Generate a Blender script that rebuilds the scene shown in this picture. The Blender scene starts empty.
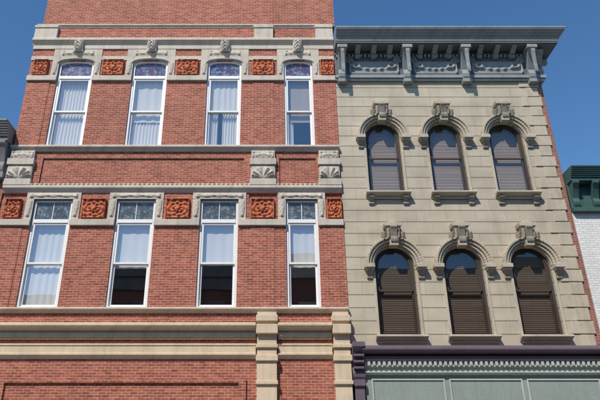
import bpy, math, random
from math import sin, cos, pi, radians, hypot, atan2, exp
random.seed(7)
scene = bpy.context.scene

# ------------------------------------------------------------ mesh helpers
class Part:
    def __init__(s): s.v=[]; s.f=[]
    def box(s,x0,x1,y0,y1,z0,z1):
        b=len(s.v)
        s.v+=[(x0,y0,z0),(x1,y0,z0),(x1,y1,z0),(x0,y1,z0),(x0,y0,z1),(x1,y0,z1),(x1,y1,z1),(x0,y1,z1)]
        s.f+=[(b,b+3,b+2,b+1),(b+4,b+5,b+6,b+7),(b,b+1,b+5,b+4),(b+1,b+2,b+6,b+5),(b+2,b+3,b+7,b+6),(b+3,b,b+4,b+7)]
    def prism_xz(s,poly,y0,y1):
        n=len(poly); b=len(s.v)
        s.v+=[(x,y0,z) for x,z in poly]+[(x,y1,z) for x,z in poly]
        s.f.append(tuple(range(b,b+n))); s.f.append(tuple(range(b+2*n-1,b+n-1,-1)))
        for i in range(n):
            j=(i+1)%n; s.f.append((b+j,b+i,b+n+i,b+n+j))
    def prof_x(s,prof,x0,x1):
        n=len(prof); b=len(s.v)
        s.v+=[(x0,y,z) for y,z in prof]+[(x1,y,z) for y,z in prof]
        s.f.append(tuple(range(b+n-1,b-1,-1))); s.f.append(tuple(range(b+n,b+2*n)))
        for i in range(n):
            j=(i+1)%n; s.f.append((b+i,b+j,b+n+j,b+n+i))
    def arch_fill(s,xc,r,zs,rise,zt,y0,y1,n=20):
        pts=[(xc-r*cos(pi*i/n), zs+rise*sin(pi*i/n)) for i in range(n+1)]
        for i in range(n):
            (a,za),(c,zc)=pts[i],pts[i+1]
            s.prism_xz([(a,za),(c,zc),(c,zt),(a,zt)],y0,y1)
    def ring(s,xc,zc,r0,r1,y0,y1,a0=0,a1=pi,n=24,k=1.0):
        for i in range(n):
            a=a0+(a1-a0)*i/n; b=a0+(a1-a0)*(i+1)/n
            s.prism_xz([(xc+r0*cos(a),zc+k*r0*sin(a)),(xc+r1*cos(a),zc+k*r1*sin(a)),
                        (xc+r1*cos(b),zc+k*r1*sin(b)),(xc+r0*cos(b),zc+k*r0*sin(b))],y0,y1)
    def relief(s,xc,zc,w,h,y0,d,fn,n=30):
        b=len(s.v); m=max(6,int(n*h/w)) if h<w*4 else n
        for j in range(m+1):
            for i in range(n+1):
                u=-1+2*i/n; v=-1+2*j/m
                edge=(i in(0,n) or j in(0,m))
                s.v.append((xc+u*w/2,y0-(0 if edge else d*(0.12+0.88*max(0,min(1,fn(u,v))))),zc+v*h/2))
        for j in range(m):
            for i in range(n):
                a=b+j*(n+1)+i; s.f.append((a,a+1,a+n+2,a+n+1))
    def curtain(s,x0,x1,z0,z1,y,amp=.03,waves=7,flare=0.0,n=60):
        b=len(s.v); ph=random.random()*6
        for j in range(9):
            t=j/8
            for i in range(n+1):
                u=i/n
                xx=x0+(x1-x0)*u*(1+flare*(1-t))
                s.v.append((xx,y+amp*sin(ph+u*waves*2*pi+.5*sin(u*9+t*1.5)),z0+(z1-z0)*t))
        for j in range(8):
            for i in range(n):
                a=b+j*(n+1)+i; s.f.append((a,a+1,a+n+2,a+n+1))
    def build(s,name,mat,parent=None,bevel=0,smooth=False):
        me=bpy.data.meshes.new(name); me.from_pydata(s.v,[],s.f); me.update()
        ob=bpy.data.objects.new(name,me); scene.collection.objects.link(ob)
        me.materials.append(mat)
        if smooth:
            for p in me.polygons: p.use_smooth=True
        if parent: ob.parent=parent
        if bevel:
            m=ob.modifiers.new('bevel','BEVEL'); m.width=bevel; m.segments=2; m.limit_method='ANGLE'; m.angle_limit=radians(40)
        return ob
def empty(name):
    e=bpy.data.objects.new(name,None); scene.collection.objects.link(e); return e

# ------------------------------------------------------------ materials
def newmat(name):
    m=bpy.data.materials.new(name); m.use_nodes=True
    nt=m.node_tree; return m,nt,nt.nodes['Principled BSDF']
def N(nt,t,**kw):
    n=nt.nodes.new(t)
    for k,v in kw.items(): setattr(n,k,v)
    return n
def coords(nt):
    tc=N(nt,'ShaderNodeTexCoord'); sp=N(nt,'ShaderNodeSeparateXYZ'); nt.links.new(tc.outputs['Object'],sp.inputs[0])
    ad=N(nt,'ShaderNodeMath',operation='ADD'); nt.links.new(sp.outputs[0],ad.inputs[0]); nt.links.new(sp.outputs[1],ad.inputs[1])
    cb=N(nt,'ShaderNodeCombineXYZ'); nt.links.new(ad.outputs[0],cb.inputs[0]); nt.links.new(sp.outputs[2],cb.inputs[1])
    return tc.outputs['Object'],cb.outputs[0]
def noise(nt,vec,scale,detail=4,rough=.55,stretch=None):
    if stretch:
        mp=N(nt,'ShaderNodeMapping'); mp.inputs['Scale'].default_value=stretch
        nt.links.new(vec,mp.inputs[0]); vec=mp.outputs[0]
    n=N(nt,'ShaderNodeTexNoise'); n.inputs['Scale'].default_value=scale; n.inputs['Detail'].default_value=detail
    n.inputs['Roughness'].default_value=rough; nt.links.new(vec,n.inputs['Vector']); return n.outputs['Fac']
def ramp(nt,fac,stops):
    r=N(nt,'ShaderNodeValToRGB'); e=r.color_ramp.elements
    while len(e)<len(stops): e.new(.5)
    for k,(p,c) in enumerate(stops):
        e[k].position=p; e[k].color=(c,c,c,1) if not isinstance(c,tuple) else (*c,1)
    nt.links.new(fac,r.inputs[0]); return r.outputs[0]
def mul(nt,a,b,f=1.0,mode='MULTIPLY'):
    m=N(nt,'ShaderNodeMixRGB',blend_type=mode); m.inputs[0].default_value=f
    nt.links.new(a,m.inputs[1]); nt.links.new(b,m.inputs[2]); return m.outputs[0]
def bump(nt,h,b,strength=.4,dist=.01):
    n=N(nt,'ShaderNodeBump'); n.inputs['Strength'].default_value=strength; n.inputs['Distance'].default_value=dist
    nt.links.new(h,n.inputs['Height']); nt.links.new(n.outputs[0],b.inputs['Normal'])
def masonry(name,c1,c2,mortar,bw,rh,ms,rough=.9,grime=.55,patch=.5,bstr=.5,smooth=.1,bias=0.0,courses=0,soot=None):
    m,nt,b=newmat(name); obj,uv=coords(nt)
    br=N(nt,'ShaderNodeTexBrick'); br.offset=.5
    nt.links.new(uv,br.inputs['Vector'])
    br.inputs['Color1'].default_value=(*c1,1); br.inputs['Color2'].default_value=(*c2,1); br.inputs['Mortar'].default_value=(*mortar,1)
    br.inputs['Scale'].default_value=1; br.inputs['Brick Width'].default_value=bw; br.inputs['Row Height'].default_value=rh
    br.inputs['Mortar Size'].default_value=ms; br.inputs['Mortar Smooth'].default_value=smooth; br.inputs['Bias'].default_value=bias
    col=br.outputs['Color']
    height=br.outputs['Color']
    if courses:
        b2=N(nt,'ShaderNodeTexBrick'); nt.links.new(uv,b2.inputs['Vector'])
        b2.inputs['Color1'].default_value=b2.inputs['Color2'].default_value=(1,1,1,1); b2.inputs['Mortar'].default_value=(.50,.47,.42,1)
        b2.inputs['Scale'].default_value=1; b2.inputs['Brick Width'].default_value=500; b2.inputs['Row Height'].default_value=rh
        b2.inputs['Mortar Size'].default_value=courses; b2.inputs['Mortar Smooth'].default_value=.3
        col=mul(nt,col,b2.outputs['Color']); height=col
    col=mul(nt,col,ramp(nt,noise(nt,uv,1.0,2,.5,(1/bw*.9,1/rh*.9,1)),[(.32,.72),(.5,1.0),(.7,1.22)]),patch)
    col=mul(nt,col,ramp(nt,noise(nt,obj,.45,6,.6),[(.3,.70),(.55,1.0),(.75,1.12)]),grime)
    col=mul(nt,col,ramp(nt,noise(nt,uv,1.0,5,.65,(2.2,.22,1)),[(.33,.68),(.52,1.0)]),grime*.8)
    col=mul(nt,col,ramp(nt,noise(nt,obj,38,3,.6),[(.3,.82),(.6,1.06)]),.8)
    nt.links.new(col,b.inputs['Base Color']); b.inputs['Roughness'].default_value=rough
    bump(nt,mul(nt,height,noise(nt,obj,60,3),.35),b,bstr,.01)
    return m
def plain(name,c,rough=.8,grime=.5,fine=.5,spec=.3,bs=.25,streak=True,metal=0):
    m,nt,b=newmat(name); obj,uv=coords(nt)
    rgb=N(nt,'ShaderNodeRGB'); rgb.outputs[0].default_value=(*c,1); col=rgb.outputs[0]
    col=mul(nt,col,ramp(nt,noise(nt,obj,1.3,6,.65),[(.3,.68),(.52,1.0),(.75,1.12)]),grime)
    if streak: col=mul(nt,col,ramp(nt,noise(nt,uv,1.0,5,.65,(6,.5,1)),[(.32,.62),(.5,1.0)]),grime*.8)
    col=mul(nt,col,ramp(nt,noise(nt,obj,24,4,.7),[(.3,.75),(.6,1.08)]),fine)
    nt.links.new(col,b.inputs['Base Color']); b.inputs['Roughness'].default_value=rough
    b.inputs['Specular IOR Level'].default_value=spec; b.inputs['Metallic'].default_value=metal
    bump(nt,noise(nt,obj,30,4,.6),b,bs,.01)
    return m
def glass(name,refl=.3,tint=(.75,.8,.82)):
    m=bpy.data.materials.new(name); m.use_nodes=True; nt=m.node_tree; nt.nodes.clear()
    out=N(nt,'ShaderNodeOutputMaterial'); mx=N(nt,'ShaderNodeMixShader'); mx.inputs[0].default_value=refl
    tr=N(nt,'ShaderNodeBsdfTransparent'); tr.inputs[0].default_value=(*tint,1)
    gl=N(nt,'ShaderNodeBsdfGlossy'); gl.inputs['Roughness'].default_value=.015; gl.inputs[0].default_value=(.95,.97,1,1)
    tc=N(nt,'ShaderNodeTexCoord'); bp=N(nt,'ShaderNodeBump'); bp.inputs['Strength'].default_value=.06; bp.inputs['Distance'].default_value=.02
    nt.links.new(noise(nt,tc.outputs['Object'],1.4,1,.3),bp.inputs['Height']); nt.links.new(bp.outputs[0],gl.inputs['Normal'])
    nt.links.new(tr.outputs[0],mx.inputs[1]); nt.links.new(gl.outputs[0],mx.inputs[2]); nt.links.new(mx.outputs[0],out.inputs[0])
    return m
def leaded(name,cols,lead=(.02,.02,.02),scale=9):
    m,nt,b=newmat(name); obj,uv=coords(nt)
    v1=N(nt,'ShaderNodeTexVoronoi'); v1.inputs['Scale'].default_value=scale; nt.links.new(uv,v1.inputs['Vector'])
    v1.voronoi_dimensions='2D'
    sp=N(nt,'ShaderNodeSeparateXYZ'); nt.links.new(v1.outputs['Color'],sp.inputs[0])
    col=ramp(nt,sp.outputs[0],[(i/len(cols),c) for i,c in enumerate(cols)])
    v2=N(nt,'ShaderNodeTexVoronoi',feature='DISTANCE_TO_EDGE'); v2.voronoi_dimensions='2D'; v2.inputs['Scale'].default_value=scale; nt.links.new(uv,v2.inputs['Vector'])
    col=mul(nt,col,ramp(nt,v2.outputs['Distance'],[(.03,.08),(.07,1.0)]),1)
    nt.links.new(col,b.inputs['Base Color']); b.inputs['Roughness'].default_value=.15; b.inputs['Specular IOR Level'].default_value=.8
    return m

BRICK=masonry('red_brick',(.30,.062,.034),(.46,.125,.072),(.42,.30,.235),.215,.075,.0095,grime=.5,patch=.9)
BRICK2=masonry('old_brick',(.26,.085,.06),(.34,.12,.085),(.30,.24,.2),.215,.075,.009,grime=.6)
ASHLAR=masonry('scored_stone',(.47,.42,.325),(.52,.465,.365),(.34,.305,.24),.92,.385,.006,grime=.5,patch=.3,bstr=.6,smooth=.3,courses=.019)
WBRICK=masonry('white_painted_brick',(.70,.70,.68),(.78,.78,.76),(.50,.50,.49),.215,.075,.008,grime=.25,patch=.3)
STONE=plain('limestone',(.56,.505,.43),grime=.6)
BUFF=plain('buff_stone',(.64,.525,.385),grime=.5)
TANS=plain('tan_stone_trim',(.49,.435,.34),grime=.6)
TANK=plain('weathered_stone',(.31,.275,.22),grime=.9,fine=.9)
TERRA=plain('terracotta',(.47,.135,.06),grime=.6,rough=.7)
WHITE=plain('white_paint',(.80,.80,.79),grime=.12,fine=.1,rough=.45,bs=.05,spec=.5)
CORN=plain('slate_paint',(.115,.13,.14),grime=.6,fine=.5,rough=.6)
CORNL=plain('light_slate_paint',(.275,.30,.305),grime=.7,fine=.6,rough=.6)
TEAL=plain('dark_teal_paint',(.055,.12,.11),grime=.5,rough=.55)
PURP=plain('plum_gray_paint',(.15,.115,.145),grime=.4,rough=.5)
SAGE=plain('pale_sage_paint',(.44,.49,.46),grime=.35,rough=.5)
SAGED=plain('sage_paint',(.27,.32,.295),grime=.35,rough=.5)
BROWN=plain('dark_brown_paint',(.07,.055,.045),grime=.3,rough=.5)
BLIND=plain('taupe_blind',(.46,.40,.35),grime=.15,fine=.1,rough=.7,streak=False)
BLINDD=plain('dark_blind',(.15,.12,.10),grime=.15,fine=.1,rough=.7,streak=False)
CURT=plain('white_curtain',(.82,.81,.78),grime=.08,fine=.05,rough=.9,bs=.02,streak=False)
ROOM=plain('room_plaster',(.18,.165,.15),grime=.2,rough=.9)
GRAYP=plain('gray_weathered_paint',(.24,.24,.235),grime=.8)
ROOF=plain('tar_roof',(.06,.06,.06),streak=False)
ASPH=plain('asphalt',(.05,.05,.05),streak=False,grime=.5)
CONC=plain('concrete',(.36,.35,.33),streak=False,grime=.4)
GRND=plain('ground_dirt',(.16,.15,.11),streak=False)
YEL=plain('road_paint',(.6,.45,.08),streak=False)
GL=glass('window_glass',.26,(.88,.9,.9))
GLD=glass('old_window_glass',.10,(.86,.83,.79))
STAIN=leaded('stained_glass',[(.05,.06,.2),(.10,.08,.2),(.10,.2,.34),(.26,.28,.34),(.13,.08,.14)],scale=11)
LEADG=leaded('leaded_glass',[(.06,.08,.09),(.12,.15,.17),(.2,.24,.26),(.09,.1,.1)],scale=10)

# ------------------------------------------------------------ ornament shapes
def rosette(u,v):
    r=hypot(u,v); a=atan2(v,u); m=max(abs(u),abs(v))
    if m>.86: return 1.0
    h=exp(-(r/.16)**2)+(.5+.5*cos(8*a))*exp(-((r-.48)/.2)**2)
    for su in(-1,1):
        for sv in(-1,1):
            q=hypot(u-su*.68,v-sv*.68); h+=.8*exp(-(q/.17)**2)
    return h
def foliate_panel(u,v):
    m=max(abs(u),abs(v))
    if m>.9: return 1.0
    a=atan2(v,u); r=hypot(u,v)
    h=.5+.5*sin(7*r*2+3*a)*cos(5*a-4*r)
    h=h*(.4+.6*abs(sin(6*u+2*v))) + exp(-(r/.2)**2)
    return h
def foliage(u,v):
    if max(abs(u),abs(v))>.9: return .9
    return abs(sin(4*u*pi/2+1.6*sin(3*v)))*abs(cos(2.4*v+1.2*u*u))
def leaf(u,v):
    w=.85*(1-.5*max(0,-v))
    if abs(u)>w: return 0
    return (.45+.55*cos(u/w*pi/2))*(.55+.45*abs(cos(5*v+4*abs(u))))
def shell(u,v):
    a=atan2(v+1.0,u); r=hypot(u,(v+1)*.6)
    return (.5+.5*cos(14*a))*(1 if r<1.05 else 0)*min(1,r*1.6)
def swag(u,v):
    q=v-(.7*u*u-.35); h=exp(-(q/.22)**2)*(.6+.4*cos(22*u))
    for su in(-1,1):
        r=hypot((u-su*.72)*2.6,v-.2); h+=exp(-((r-.35)/.13)**2)
    if max(abs(u)*1.0,abs(v))>.93: h=.9
    return h
def console(p,xc,w,z0,z1,d,y=0):
    h=z1-z0; pr=[(y+.02,z1),(y-d,z1),(y-d,z1-.10*h)]
    for i in range(9):
        t=i/8; pr.append((y-d*(.92-.66*(t**.7)),z1-h*(.14+.5*t)))
    pr+=[(y-d*.34,z1-h*.72),(y-d*.40,z1-h*.80),(y-d*.36,z1-h*.9),(y-d*.22,z0),(y+.02,z0)]
    p.prof_x(pr[::-1],xc-w/2,xc+w/2)

# ============================================================ RED BRICK BUILDING
XL,XR=-8.32,2.325
red=empty('red_brick_commercial_building')
wins=[(-7.31,-6.09),(-4.72,-3.50),(-2.11,-.92),(.55,1.55)]
Z=dict(l0=6.15,lT=8.90,l1=9.62,u0=11.52,uT=14.33,u1=15.02)
w=Part()
def row(z0,z1):
    xs=[XL]
    for a,b in wins: xs+=[a,b]
    xs.append(XR)
    for i in range(0,len(xs),2): w.box(xs[i],xs[i+1],0,.38,z0,z1)
w.box(XL,XR,0,.38,3.35,Z['l0']); row(Z['l0'],Z['l1']); 
w.box(XL,XR,.05,.38,Z['l1'],Z['u0'])
for a,b in [(XL,-7.45),(-.60,.28),(1.62,XR)]:
    w.box(a,b,-.003,.05,10.05,11.35)
w.box(XL,XR,0,.05,11.1,Z['u0']); w.box(-7.45,-.60,-.001,.05,Z['l1'],10.12); w.box(.28,1.62,-.001,.05,Z['l1'],10.12)
for a,b in [(-7.45,-7.28),(-.77,-.60),(.28,.36),(1.54,1.62)]: w.box(a,b,-.0015,.049,10.12,11.1)
row(Z['u0'],Z['u1']); w.box(XL,XR,0,.38,Z['u1'],16.55); w.box(-8.16,XR+.08,-.02,.38,16.55,19.6)
for a,b in [(XL+.003,-7.52),(-.52,.20),(1.66,XR-.003)]:
    w.box(a,b,-.018,.03,6.03,8.86); w.box(a,b,-.018,.03,11.5,14.1)
for a,b in [(XL,-7.6),(-.30,.24),(1.85,XR)]: w.box(a,b,-.06,.4,0,3.35)
for a,b in [(XL,XL+.35),(XR-.35,XR)]: w.box(a,b,.38,14,0,19.6)
w.box(XL,XR,13.6,14,0,19.3)
w.build('brick_walls',BRICK,red)
r=Part(); r.box(XL+.35,XR-.35,.38,13.6,18.6,18.8); r.build('roof',ROOF,red)
rm=Part()
for z in(5.2,10.6,15.6,0.05): rm.box(XL+.36,XR-.36,.39,6,z,z+.12)
rm.box(XL+.36,XR-.36,6,6.1,0,16)
for x in(-5.4,-2.8,-.3): rm.box(x-.05,x+.05,.39,6,5.2,15.7)
rm.build('room_partitions',ROOM,red)

s=Part()
def mould(p,x0,x1,z0,z1,d,y=0):
    h=z1-z0
    p.prof_x([(y+.05,z0),(y-d*.25,z0),(y-d*.35,z0+.2*h),(y-d*.55,z0+.38*h),(y-d*.9,z0+.55*h),(y-d,z0+.6*h),(y-d,z0+.88*h),(y-d*.9,z1),(y+.05,z1)][::-1],x0,x1)
mould(s,XL-.05,XR-.002,15.66,15.92,.16)
mould(s,XL-.02,XR-.004,16.48,16.62,.07)
s.box(XL-.01,XR-.006,-.045,.1,15.50,15.66)
for a,b in [(XL-.04,-7.55),(-.50,.18),(1.70,XR-.008)]:
    s.box(a,b,-.11,.05,15.92,16.48); s.box(a-.02,b+.005,-.14,.05,16.40,16.50)
for a,b in wins:
    xc=(a+b)/2; r_=(b-a)/2
    s.arch_fill(xc,r_,Z['u1']-.12,.14,15.2,-.03,.3,14)
    s.box(a-.24,a,-.035,.1,14.33,15.2); s.box(b,b+.24,-.035,.1,14.33,15.2)
    s.box(a-.24,b+.24,-.032,.1,15.2,15.5)
    s.ring(xc,Z['u1']-.12,r_+.02,r_+.10,-.07,.02,0,pi,16,k=.26)
    s.box(a-.24,a,-.035,.1,8.92,Z['l1']); s.box(b,b+.24,-.035,.1,8.92,Z['l1'])
    s.box(a-.24,b+.24,-.04,.3,Z['l1'],9.84)
edges=[XL-.01]+[q for ab in wins for q in ab]+[XR-.008]
for i in range(0,len(edges),2):
    a,b=edges[i],edges[i+1]
    s.box(a,b,-.085,.1,14.13,14.33); s.box(a,b,-.085,.1,8.72,8.92)
    s.box(a+.001,b-.001,-.028,.1,15.02,15.198)
mould(s,XL-.02,XR-.005,9.84,10.06,.13)
mould(s,XL-.03,XR-.006,11.33,11.52,.15); 
mould(s,XL-.03,XR-.007,6.0,6.15,.14)
for a,b in [(XL-.04,-7.50),(-.58,.26),(1.60,XR-.009)]:
    s.box(a,b,-.12,.05,10.08,10.30); s.box(a+.03,b-.03,-.09,.05,10.30,10.80); s.box(a,b,-.15,.05,10.80,11.02); s.box(a+.04,b-.04,-.10,.05,11.02,11.33)
s.build('stone_trim',STONE,red,bevel=.012)
o=Part()
for a,b in [(XL-.04,-7.50),(-.58,.26),(1.60,XR-.009)]:
    o.relief((a+b)/2,10.55,b-a-.10,.44,-.093,.09,shell,34)
    o.relief((a+b)/2,11.17,b-a-.14,.24,-.103,.05,foliage,30)
for a,b in wins:
    xc=(a+b)/2
    o.relief(xc,15.56,.34,.46,-.10,.16,leaf,18)
    o.relief(xc,15.33,b-a-.1,.2,-.035,.05,foliage,40)
    o.relief(xc,9.74,b-a+.3,.15,-.042,.05,foliage,44)
    console(o,xc,.26,15.38,15.68,.2)
    for xx in (a-.12,b+.12):
        o.relief(xx,14.66,.17,.5,-.038,.05,leaf,12); o.relief(xx,9.3,.17,.55,-.038,.05,leaf,12)
for i in range(0,72):
    x=XL+.1+i*(XR-XL-.2)/71; 
    o.relief(x,10.10,.12,.12,-.05,.06,leaf,6)
o.build('carved_ornament',STONE,red,smooth=True)
t=Part()
for xc,ww in [(-5.405,.74),(-2.805,.74),(-.17,.74)]:
    t.relief(xc,14.68,ww,.68,-.02,.09,foliate_panel,40); t.relief(xc,9.28,ww,.68,-.02,.09,foliate_panel,40)
t.relief(2.06,14.68,.46,.68,-.02,.09,foliate_panel,32); t.relief(2.06,9.28,.46,.68,-.02,.09,foliate_panel,32)
t.relief(-7.92,14.68,.5,.68,-.02,.09,foliate_panel,32); t.relief(-7.92,9.28,.5,.68,-.02,.09,foliate_panel,32)
t.build('terracotta_panels',TERRA,red,smooth=True)

fr=Part(); gl=Part(); st=Part(); ld=Part(); cu=Part(); bl=Part()
def sash(p,g,x0,x1,z0,z1,y,t=.06):
    p.box(x0,x0+t,y,y+.05,z0,z1); p.box(x1-t,x1,y,y+.05,z0,z1)
    p.box(x0+t,x1-t,y+.001,y+.049,z0,z0+t); p.box(x0+t,x1-t,y+.001,y+.049,z1-t,z1)
    b=len(g.v); g.v+=[(x0+t,y+.025,z0+t),(x1-t,y+.025,z0+t),(x1-t,y+.025,z1-t),(x0+t,y+.025,z1-t)]; g.f.append((b,b+1,b+2,b+3))
for k,(a,b) in enumerate(wins):
    for z0,zt,z1,up in((Z['l0'],Z['lT'],Z['l1'],0),(Z['u0'],Z['uT'],Z['u1'],1)):
        c=.075
        fr.box(a,a+c,.05,.2,z0,z1); fr.box(b-c,b,.05,.2,z0,z1)
        fr.box(a+c,b-c,.052,.2,z0,z0+.07); fr.box(a+c,b-c,.04,.2,zt-.06,zt+.06)
        if up: fr.arch_fill((a+b)/2,(b-a)/2-c,z1-.2,.14,z1+.02,.055,.19,14)
        else: fr.box(a+c,b-c,.052,.2,z1-.07,z1)
        zm=(z0+.07+zt-.06)/2
        sash(fr,gl,a+c,b-c,zm-.02,zt-.06,.07); sash(fr,gl,a+c,b-c,z0+.07,zm+.03,.125)
        p=st if up else ld
        q=len(p.v); p.v+=[(a+c,.10,zt+.06),(b-c,.10,zt+.06),(b-c,.10,z1),(a+c,.10,z1)]; p.f.append((q,q+1,q+2,q+3))
        if not up: fr.box((a+b)/2-.012,(a+b)/2+.012,.08,.14,zt+.06,z1-.07)
a,b=wins[0]
cu.curtain(a+.1,b-.1,11.5,14.4,.27,.025,9)
a,b=wins[1]
cu.curtain(a+.1,b-.1,11.5,12.9,.28,.02,9); cu.curtain(a+.1,b-.1,12.6,14.4,.24,.01,3)
a,b=wins[2]
cu.curtain(a+.08,a+.42,11.5,14.4,.28,.03,4); cu.curtain(b-.62,b-.08,11.5,14.4,.26,.03,6); cu.curtain(a+.1,b-.1,13.0,14.4,.23,.012,5)
a,b=wins[3]
bl.curtain(a+.08,b-.08,12.6,14.4,.24,.003,2); cu.curtain(a+.08,a+.3,11.5,12.9,.27,.02,3)
a,b=wins[0]; cu.curtain(a+.08,b-.08,6.1,8.95,.25,.01,5)
for k,zb in((1,7.42),(2,7.58),(3,7.45)):
    a,b=wins[k]; cu.curtain(a+.08,b-.08,zb,8.95,.24,.006,3)
fr.build('window_frames',WHITE,red,bevel=.006); gl.build('window_panes',GL,red); st.build('stained_glass_transoms',STAIN,red)
ld.build('leaded_transoms',LEADG,red); cu.build('curtains',CURT,red,smooth=True); bl.build('window_blinds',BLIND,red)

bf=Part()
for a,b in [(XL-.03,-.34),(.28,1.80)]:
    mould(bf,a,b,5.42,5.66,.34); bf.box(a,b,-.14,.05,5.30,5.42); bf.box(a,b,-.10,.05,5.24,5.30)
    bf.box(a,b,-.07,.05,4.86,5.06); mould(bf,a,b,4.70,4.86,.12)
    bf.box(a,b,-.09,.05,5.06,5.12)
for a,b in [(-.335,.275),(1.805,XR-.004)]:
    bf.box(a+.03,b-.03,-.17,.05,4.05,6.0); bf.box(a,b,-.25,.05,5.72,5.9); bf.box(a,b,-.30,.05,5.36,5.62)
    bf.box(a,b,-.23,.05,4.98,5.08); bf.box(a,b,-.23,.05,4.62,4.78); bf.box(a+.03,b-.03,-.14,.05,0,4.05); bf.box(a,b,-.2,.05,4.0,4.1)
bf.build('storefront_stone',BUFF,red,bevel=.012)
bb=Part()
bb.box(-7.4,-.6,-.06,.03,4.06,4.16); bb.box(-7.4,-7.2,-.06,.03,3.4,4.06); bb.box(-.8,-.6,-.06,.03,3.4,4.06)
bb.box(XL,-.36,-.075,.03,5.72,5.80); bb.build('brick_corbels',BRICK,red)
sf=Part(); sg=Part()
for a,b,n in[(-7.6,-.30,5),(.24,1.85,1)]:
    sf.box(a,b,.1,.3,0,.6); sf.box(a,b,.1,.25,3.2,3.35)
    for i in range(n+1):
        x=a+(b-a)*i/n; sf.box(max(a,x-.05),min(b,x+.05),.11,.24,.6,3.2)
    q=len(sg.v); sg.v+=[(a,.18,.6),(b,.18,.6),(b,.18,3.2),(a,.18,3.2)]; sg.f.append((q,q+1,q+2,q+3))
sf.build('shopfront_frame',BROWN,red); sg.build('shopfront_glass',GL,red)

# ============================================================ TAN STONE BUILDING
TL,TR=2.33,9.22; TB=9.42
tan=empty('italianate_stone_commercial_building')
wc=[3.77,5.81,7.83]
rows=[(5.34,7.44,.59),(9.83,11.87,.56)]
w=Part()
bands=[(4.95,5.34),(8.4,9.83),(12.9,15.3)]
for z0,z1 in bands: w.box(TL,TR,0,.4,z0,z1)
for (zs,zsp,r_),zt in zip(rows,(8.4,12.9)):
    xs=[TL]
    for c in wc: xs+=[c-r_,c+r_]
    xs.append(TR)
    for i in range(0,len(xs),2): w.box(xs[i],xs[i+1],0,.4,zs,zt)
    for c in wc: w.arch_fill(c,r_,zsp,r_,zt,0,.4,24)
w.build('stone_walls',ASHLAR,tan)
qn=Part(); z=5.005; i=0
while z<14.0:
    L=.60 if i%2 else .38
    qn.box(TR-L,TR+.012+(.06 if i%2 else 0),-.03,.1,z+.012,z+.373); z+=.385; i+=1
qn.build('quoins',TANS,tan,bevel=.015)
sw=Part(); sw.box(TR,TB,.02,.4,0,15.3); sw.box(TR,TB,.4,14,0,15.3); sw.box(TL,TL+.3,.4,14,0,15.3); sw.box(TL+.3,TR,13.7,14,0,15.3)
sw.build('side_brick_walls',BRICK2,tan)
rf=Part(); rf.box(TL+.3,TR,.41,13.7,15.3,15.45); rf.build('roof',ROOF,tan)
rm=Part()
for z in(4.6,8.9,13.4,.05): rm.box(TL+.31,TR-.01,.41,5,z,z+.12)
rm.box(TL+.31,TR-.01,5,5.1,0,15)
for x in(4.8,6.8): rm.box(x-.05,x+.05,.41,5,4.6,13.5)
rm.build('room_partitions',ROOM,tan)
h=Part(); k=Part(); kr=Part(); f=Part(); g=Part(); b1=Part(); b2=Part()
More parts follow.
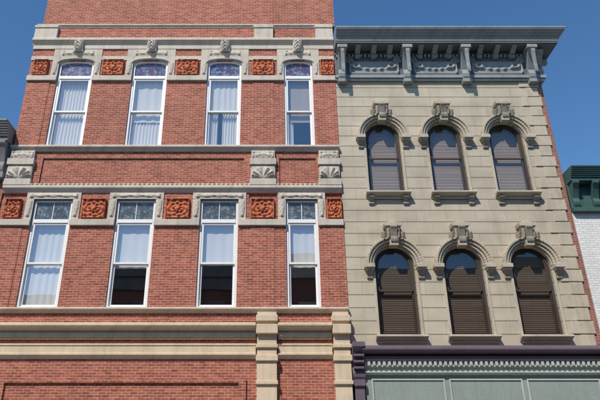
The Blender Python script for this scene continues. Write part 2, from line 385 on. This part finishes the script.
for ri,(zs,zsp,r_) in enumerate(rows):
    for ci,c in enumerate(wc):
        h.ring(c,zsp,r_+.12,r_+.22,-.17,.05,0,pi,28); h.ring(c,zsp,r_+.04,r_+.12,-.11,.05,0,pi,28); h.ring(c,zsp,r_+.0,r_+.04,-.04,.05,0,pi,28)
        h.ring(c,zsp,r_+.20,r_+.27,-.22,.04,0,pi,28)
        for sx in(-1,1):
            def bx(p,x0,x1,y0,y1,z0,z1):
                xa,xb=sorted((c+sx*x0,c+sx*x1)); p.box(xa,xb,y0,y1,z0,z1)
            bx(h,r_+.03,r_+.33,-.24,.05,zsp-.12,zsp-.002); bx(h,r_+.05,r_+.29,-.19,.05,zsp-.18,zsp-.12)
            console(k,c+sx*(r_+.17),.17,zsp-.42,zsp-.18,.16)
            bx(h,r_+.002,r_+.08,-.03,.02,zs,zsp-.18)
        zt=zsp+r_
        h.prism_xz([(c-.12,zt-.04),(c+.12,zt-.04),(c+.19,zt+.56),(c-.19,zt+.56)],-.27,.05)
        h.prism_xz([(c-.25,zt+.56),(c+.25,zt+.56),(c+.27,zt+.68),(c-.27,zt+.68)],-.34,.05)
        h.prism_xz([(c-.2,zt+.68),(c+.2,zt+.68),(c+.06,zt+.76),(c-.06,zt+.76)],-.28,.05)
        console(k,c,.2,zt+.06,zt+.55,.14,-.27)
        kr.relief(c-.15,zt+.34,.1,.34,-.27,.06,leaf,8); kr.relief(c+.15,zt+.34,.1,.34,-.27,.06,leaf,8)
        for sx in(-1,1):
            kr.relief(c+sx*.28,zt+.28,.17,.28,-.17,.09,leaf,12)
        mould(h,c-r_-.14,c+r_+.14,zs-.15,zs,.24); h.box(c-r_-.10,c+r_+.10,-.08,.05,zs-.2,zs-.15)
        if ri==1:
            for sx in(-1,1): console(k,c+sx*(r_-.02),.16,zs-.40,zs-.16,.17)
        t_=.07; F=.10
        f.box(c-r_,c-r_+t_,F,F+.14,zs,zsp); f.box(c+r_-t_,c+r_,F,F+.14,zs,zsp); f.box(c-r_+t_,c+r_-t_,F+.002,F+.14,zs,zs+.08)
        f.ring(c,zsp,r_-t_,r_,F,F+.14,0,pi,28)
        R=r_-t_; s_=.05
        zm=(zs+zsp+r_)/2+.02
        f.ring(c,zsp,R-s_,R,F+.03,F+.08,0,pi,28); f.box(c-R,c-R+s_,F+.03,F+.08,zm,zsp); f.box(c+R-s_,c+R,F+.03,F+.08,zm,zsp)
        f.box(c-R+s_,c+R-s_,F+.03,F+.08,zm-.03,zm+.04)
        f.box(c-R,c-R+s_,F+.08,F+.125,zs+.08,zm); f.box(c+R-s_,c+R,F+.08,F+.125,zs+.08,zm); f.box(c-R+s_,c+R-s_,F+.081,F+.124,zs+.08,zs+.15)
        q=len(g.v); pts=[(c-R+.01,zs+.08),(c+R-.01,zs+.08)]+[(c+(R-.01)*cos(pi*i/20),zsp+(R-.01)*sin(pi*i/20)) for i in range(21)]
        g.v+=[(x,F+.055,z) for x,z in pts]; g.f.append(tuple(range(q,q+len(pts))))
        zz=zs+.1; zend=zsp+r_; j=0
        while zz<zend:
            dx=r_-.01; jt=random.uniform(-.004,.004)
            if zz>zsp: dx=math.sqrt(max(.01,(r_-.005)**2-(zz-zsp)**2))
            tgt=b1 if ri==1 else b2
            q=len(tgt.v); tgt.v+=[(c-dx,.262,zz),(c+dx,.262,zz+jt*.5),(c+dx,.285+jt,zz+.062),(c-dx,.285,zz+.062)]; tgt.f.append((q,q+1,q+2,q+3))
            zz+=.055
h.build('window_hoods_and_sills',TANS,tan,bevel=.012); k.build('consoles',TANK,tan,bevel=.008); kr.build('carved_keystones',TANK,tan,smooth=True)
f.build('window_frames',BROWN,tan,bevel=.005); g.build('window_panes',GLD,tan); b1.build('taupe_blinds',BLIND,tan); b2.build('dark_blinds',BLINDD,tan)

c=Part(); cl=Part()
def layer(p,z0,z1,pr,x0=TL+.003):
    p.box(x0,TB+pr,-pr,1.2,z0,z1)
n=9
for i in range(n):
    t=i/(n-1); pr=.60+.22*(t**1.6 if t<.5 else t-.5*.34*(1-t))
    layer(cl,15.40+.38*i/n,15.40+.38*(i+1)/n,pr)
layer(cl,15.78,15.84,.84)
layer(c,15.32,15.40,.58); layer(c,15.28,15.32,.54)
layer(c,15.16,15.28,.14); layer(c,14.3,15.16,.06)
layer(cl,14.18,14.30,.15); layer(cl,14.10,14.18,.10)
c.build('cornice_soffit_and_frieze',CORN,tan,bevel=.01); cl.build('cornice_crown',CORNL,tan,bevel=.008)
rr=Part(); rr.box(TL+.01,TB+.78,-.78,1.15,15.842,15.87); rr.build('cornice_flashing',ROOF,tan)
cb=Part(); cm=Part(); cr=Part()
big=[2.56,4.80,6.82,9.10]
for x in big:
    console(cb,x,.26,14.06,15.28,.54,-.02); 
    cb.box(x-.17,x+.17,-.58,.02,15.15,15.28); cb.box(x-.16,x+.16,-.24,.02,13.96,14.09)
    console(cb,x,.12,14.2,15.1,.1,-.48)
console(cb,9.43,.28,14.4,15.26,.45,.1)
for a,b in zip(big[:-1],big[1:]):
    n=4
    for i in range(1,n):
        x=a+(b-a)*i/n
        console(cm,x,.17,15.0,15.28,.46,-.06)
    xc=(a+b)/2; L=b-a-.5
    cr.relief(xc,14.66,L,.52,-.065,.09,swag,80)
    for sx in(-1,1):
        cr.relief(xc+sx*(L/2-.02),15.0,.3,.3,-.07,.12,rosette,14)
x=TL+.05
while x<TB+.1: cm.box(x,x+.07,-.17,.0,15.06,15.155); x+=.14
for yy in(.2,.75): cm.box(TB,TB+.5,yy,yy+.16,15.05,15.28)
cb.build('cornice_brackets',CORNL,tan,bevel=.01); cm.build('modillions',CORNL,tan,bevel=.006); cr.build('frieze_ornament',CORNL,tan,smooth=True)

p=Part(); sg_=Part(); sd=Part()
mould(p,TL+.25,TB+.02,4.74,4.98,.42); p.box(TL+.25,TB+.02,-.24,.3,4.62,4.74)
p.box(TL+.25,TB+.02,-.31,.3,4.98,5.02)
for x in(TL+.16,TB-.02):
    console(p,x,.34,4.1,5.08,.42); p.box(x-.155,x+.155,-.46,.1,4.96,5.10); p.box(x-.13,x+.13,-.16,.2,0,4.1); p.box(x-.15,x+.15,-.22,.1,3.95,4.12)
    for i in range(3): p.box(x-.14,x+.14,-.36+.05*i,-.1,4.72-.16*i,4.78-.16*i)
sg_.box(TL+.33,TB-.2,-.16,.3,4.46,4.62); 
x=TL+.4
while x<TB-.3: sg_.box(x,x+.075,-.225,-.1,4.49,4.60); x+=.14
sg_.box(TL+.33,TB-.2,-.10,.3,4.32,4.46)
mould(sg_,TL+.33,TB-.2,4.26,4.34,.16,-.02)
sd.box(TL+.33,TB-.2,-.05,.3,3.3,4.28)
for i in range(3):
    x0=TL+.5+i*2.12; x1=x0+2.0
    sg_.box(x0,x1,-.08,0,4.12,4.16); sg_.box(x0,x1,-.08,0,3.45,3.49); sg_.box(x0,x0+.04,-.08,0,3.49,4.12); sg_.box(x1-.04,x1,-.08,0,3.49,4.12)
p.build('storefront_cornice',PURP,tan,bevel=.01); sg_.build('storefront_dentils',SAGE,tan,bevel=.006); sd.build('storefront_frieze',SAGED,tan)
sf=Part(); sf.box(TL+.33,TB-.2,.1,.3,0,.5)
for i in range(6): x=TL+.35+i*1.28; sf.box(x,x+.1,.08,.25,.5,3.3)
sf.build('shopfront_frame',PURP,tan)
gg=Part(); gg.v+=[(TL+.33,.18,.5),(TB-.2,.18,.5),(TB-.2,.18,3.3),(TL+.33,.18,3.3)]; gg.f.append((0,1,2,3)); gg.build('shopfront_glass',GL,tan)

# ============================================================ WHITE BUILDING (right)
wb=empty('white_painted_brick_building'); x0=TB+.02; x1=17
w=Part(); w.box(x0,x1,.02,12,3.2,9.9); w.box(x0,x0+.5,.02,12,0,3.2); w.box(x1-.5,x1,.02,12,0,3.2); w.box(x0+.5,x1-.5,1,12,0,3.2)
w.build('white_walls',WBRICK,wb)
c=Part()
for i in range(6): c.box(x0,x1,-(.38+.035*i),1,10.22+.055*i,10.22+.055*(i+1))
c.box(x0,x1,-.34,1,10.12,10.22); c.box(x0,x1,-.05,1,9.3,10.12); c.box(x0,x1,-.13,1,9.16,9.3)
x=x0+.14
while x<x1: console(c,x,.2,9.3,10.12,.32,-.05); x+=.62
c.build('teal_cornice',TEAL,wb,bevel=.01)
c=Part(); 
for xx in(11.2,13.2,15.2):
    c.box(xx-.5,xx+.5,-.02,.1,5.2,7.6)
c.build('window_shutters',TEAL,wb)

# ============================================================ GRAY BUILDING (left)
gb=empty('gray_corniced_building'); x1=XL-.06; x0=-16
w=Part(); w.box(x0,x1,.03,12,3.2,11.2); w.box(x0,x0+.5,.03,12,0,3.2); w.box(x1-.5,x1,.03,12,0,3.2); w.box(x0+.5,x1-.5,1,12,0,3.2); w.build('gray_walls',BRICK2,gb)
c=Part()
for i in range(7): c.box(x0,x1,-(.42+.04*i),1,11.70+.07*i,11.70+.07*(i+1))
c.box(x0,x1,-.36,1,11.57,11.70); c.box(x0,x1,-.06,1,10.5,11.57); c.box(x0,x1,-.2,1,10.3,10.5)
x=x1-.16
while x>x0: console(c,x,.22,10.5,11.57,.34,-.06); x-=.6
c.build('gray_cornice',GRAYP,gb,bevel=.012)
c=Part()
for xx in(-9.8,-12,-14): c.box(xx-.5,xx+.5,-.02,.1,6.2,8.6)
c.build('window_shutters',BROWN,gb)

# ============================================================ STREET, opposite side
g_=Part(); g_.box(-600,600,-600,600,-.4,-.02); g_.build('ground',GRND)
rd=Part(); rd.box(-200,200,-15.5,-3.8,-.1,0.0); rd.build('road',ASPH)
sw=Part(); sw.box(-200,200,-3.8,.35,-.1,.14); sw.build('sidewalk',CONC,bevel=.02)
sw=Part(); sw.box(-200,200,-20.6,-15.5,-.1,.14); sw.build('sidewalk',CONC,bevel=.02)
ln=Part()
for y in(-9.75,-9.5): ln.box(-200,200,y,y+.1,.0,.006)
ln.build('road_markings',YEL)
def opp(xa,xb,H,mat,trim,nw):
    e=empty('brick_commercial_building'); w=Part(); w.box(xa,xb,-34,-20.6,0,H); w.build('walls',mat,e)
    t=Part(); t.box(xa,xb,-20.6,-20.1,H-.5,H+.25); t.box(xa,xb,-20.6,-20.35,H-1.3,H-.5); t.box(xa,xb,-20.6,-20.2,4.2,4.7)
    gw=Part()
    for i in range(nw):
        xc=xa+(xb-xa)*(i+.5)/nw
        for z in(5.8,9.6):
            if z+2.4<H-1.2:
                t.box(xc-.65,xc+.65,-20.6,-20.45,z-.2,z); t.box(xc-.65,xc+.65,-20.6,-20.48,z+2.3,z+2.55)
                gw.box(xc-.5,xc+.5,-20.6,-20.57,z,z+2.3)
        gw.box(xc-1,xc+1,-20.6,-20.57,.6,3.6)
    t.build('cornice_and_trim',trim,e); gw.build('windows',BROWN,e)
opp(-28,-11.8,12.2,BRICK2,STONE,6); opp(-11.8,-2.2,14.2,BRICK2,GRAYP,4); opp(-2.2,5.5,15.0,BRICK2,STONE,4); opp(5.5,15,14.0,BRICK2,CORNL,4); opp(15,30,14.8,BRICK2,STONE,6)

# ============================================================ light, sky, camera
EL,AZ=50,210
wd=bpy.data.worlds.new('World'); scene.world=wd; wd.use_nodes=True; nt=wd.node_tree
sk=nt.nodes.new('ShaderNodeTexSky'); sk.sky_type='NISHITA'; sk.sun_disc=False
sk.sun_elevation=radians(EL); sk.sun_rotation=radians(AZ); sk.air_density=1.0; sk.dust_density=.2; sk.ozone_density=2.6
hs=nt.nodes.new('ShaderNodeHueSaturation'); hs.inputs['Saturation'].default_value=1.2; nt.links.new(sk.outputs[0],hs.inputs['Color'])
bg=nt.nodes['Background']; bg.inputs[1].default_value=.15; nt.links.new(hs.outputs[0],bg.inputs[0])
L=bpy.data.lights.new('sun','SUN'); L.energy=4.7; L.angle=radians(.5); L.color=(1,.925,.81)
so=bpy.data.objects.new('sun',L); scene.collection.objects.link(so)
from mathutils import Vector
d=Vector((sin(radians(AZ))*cos(radians(EL)),cos(radians(AZ))*cos(radians(EL)),sin(radians(EL))))
so.rotation_euler=d.to_track_quat('Z','Y').to_euler(); so.location=(0,-20,40)
cam=bpy.data.cameras.new('camera'); co=bpy.data.objects.new('camera',cam); scene.collection.objects.link(co)
cam.lens=36; cam.sensor_width=36; cam.shift_x=.0533; cam.clip_end=2000
co.location=(0,-17,1.6); co.rotation_euler=(radians(90+25.2),0,0)
scene.camera=co
scene.view_settings.view_transform='Standard'; scene.view_settings.look='None'; scene.view_settings.exposure=0
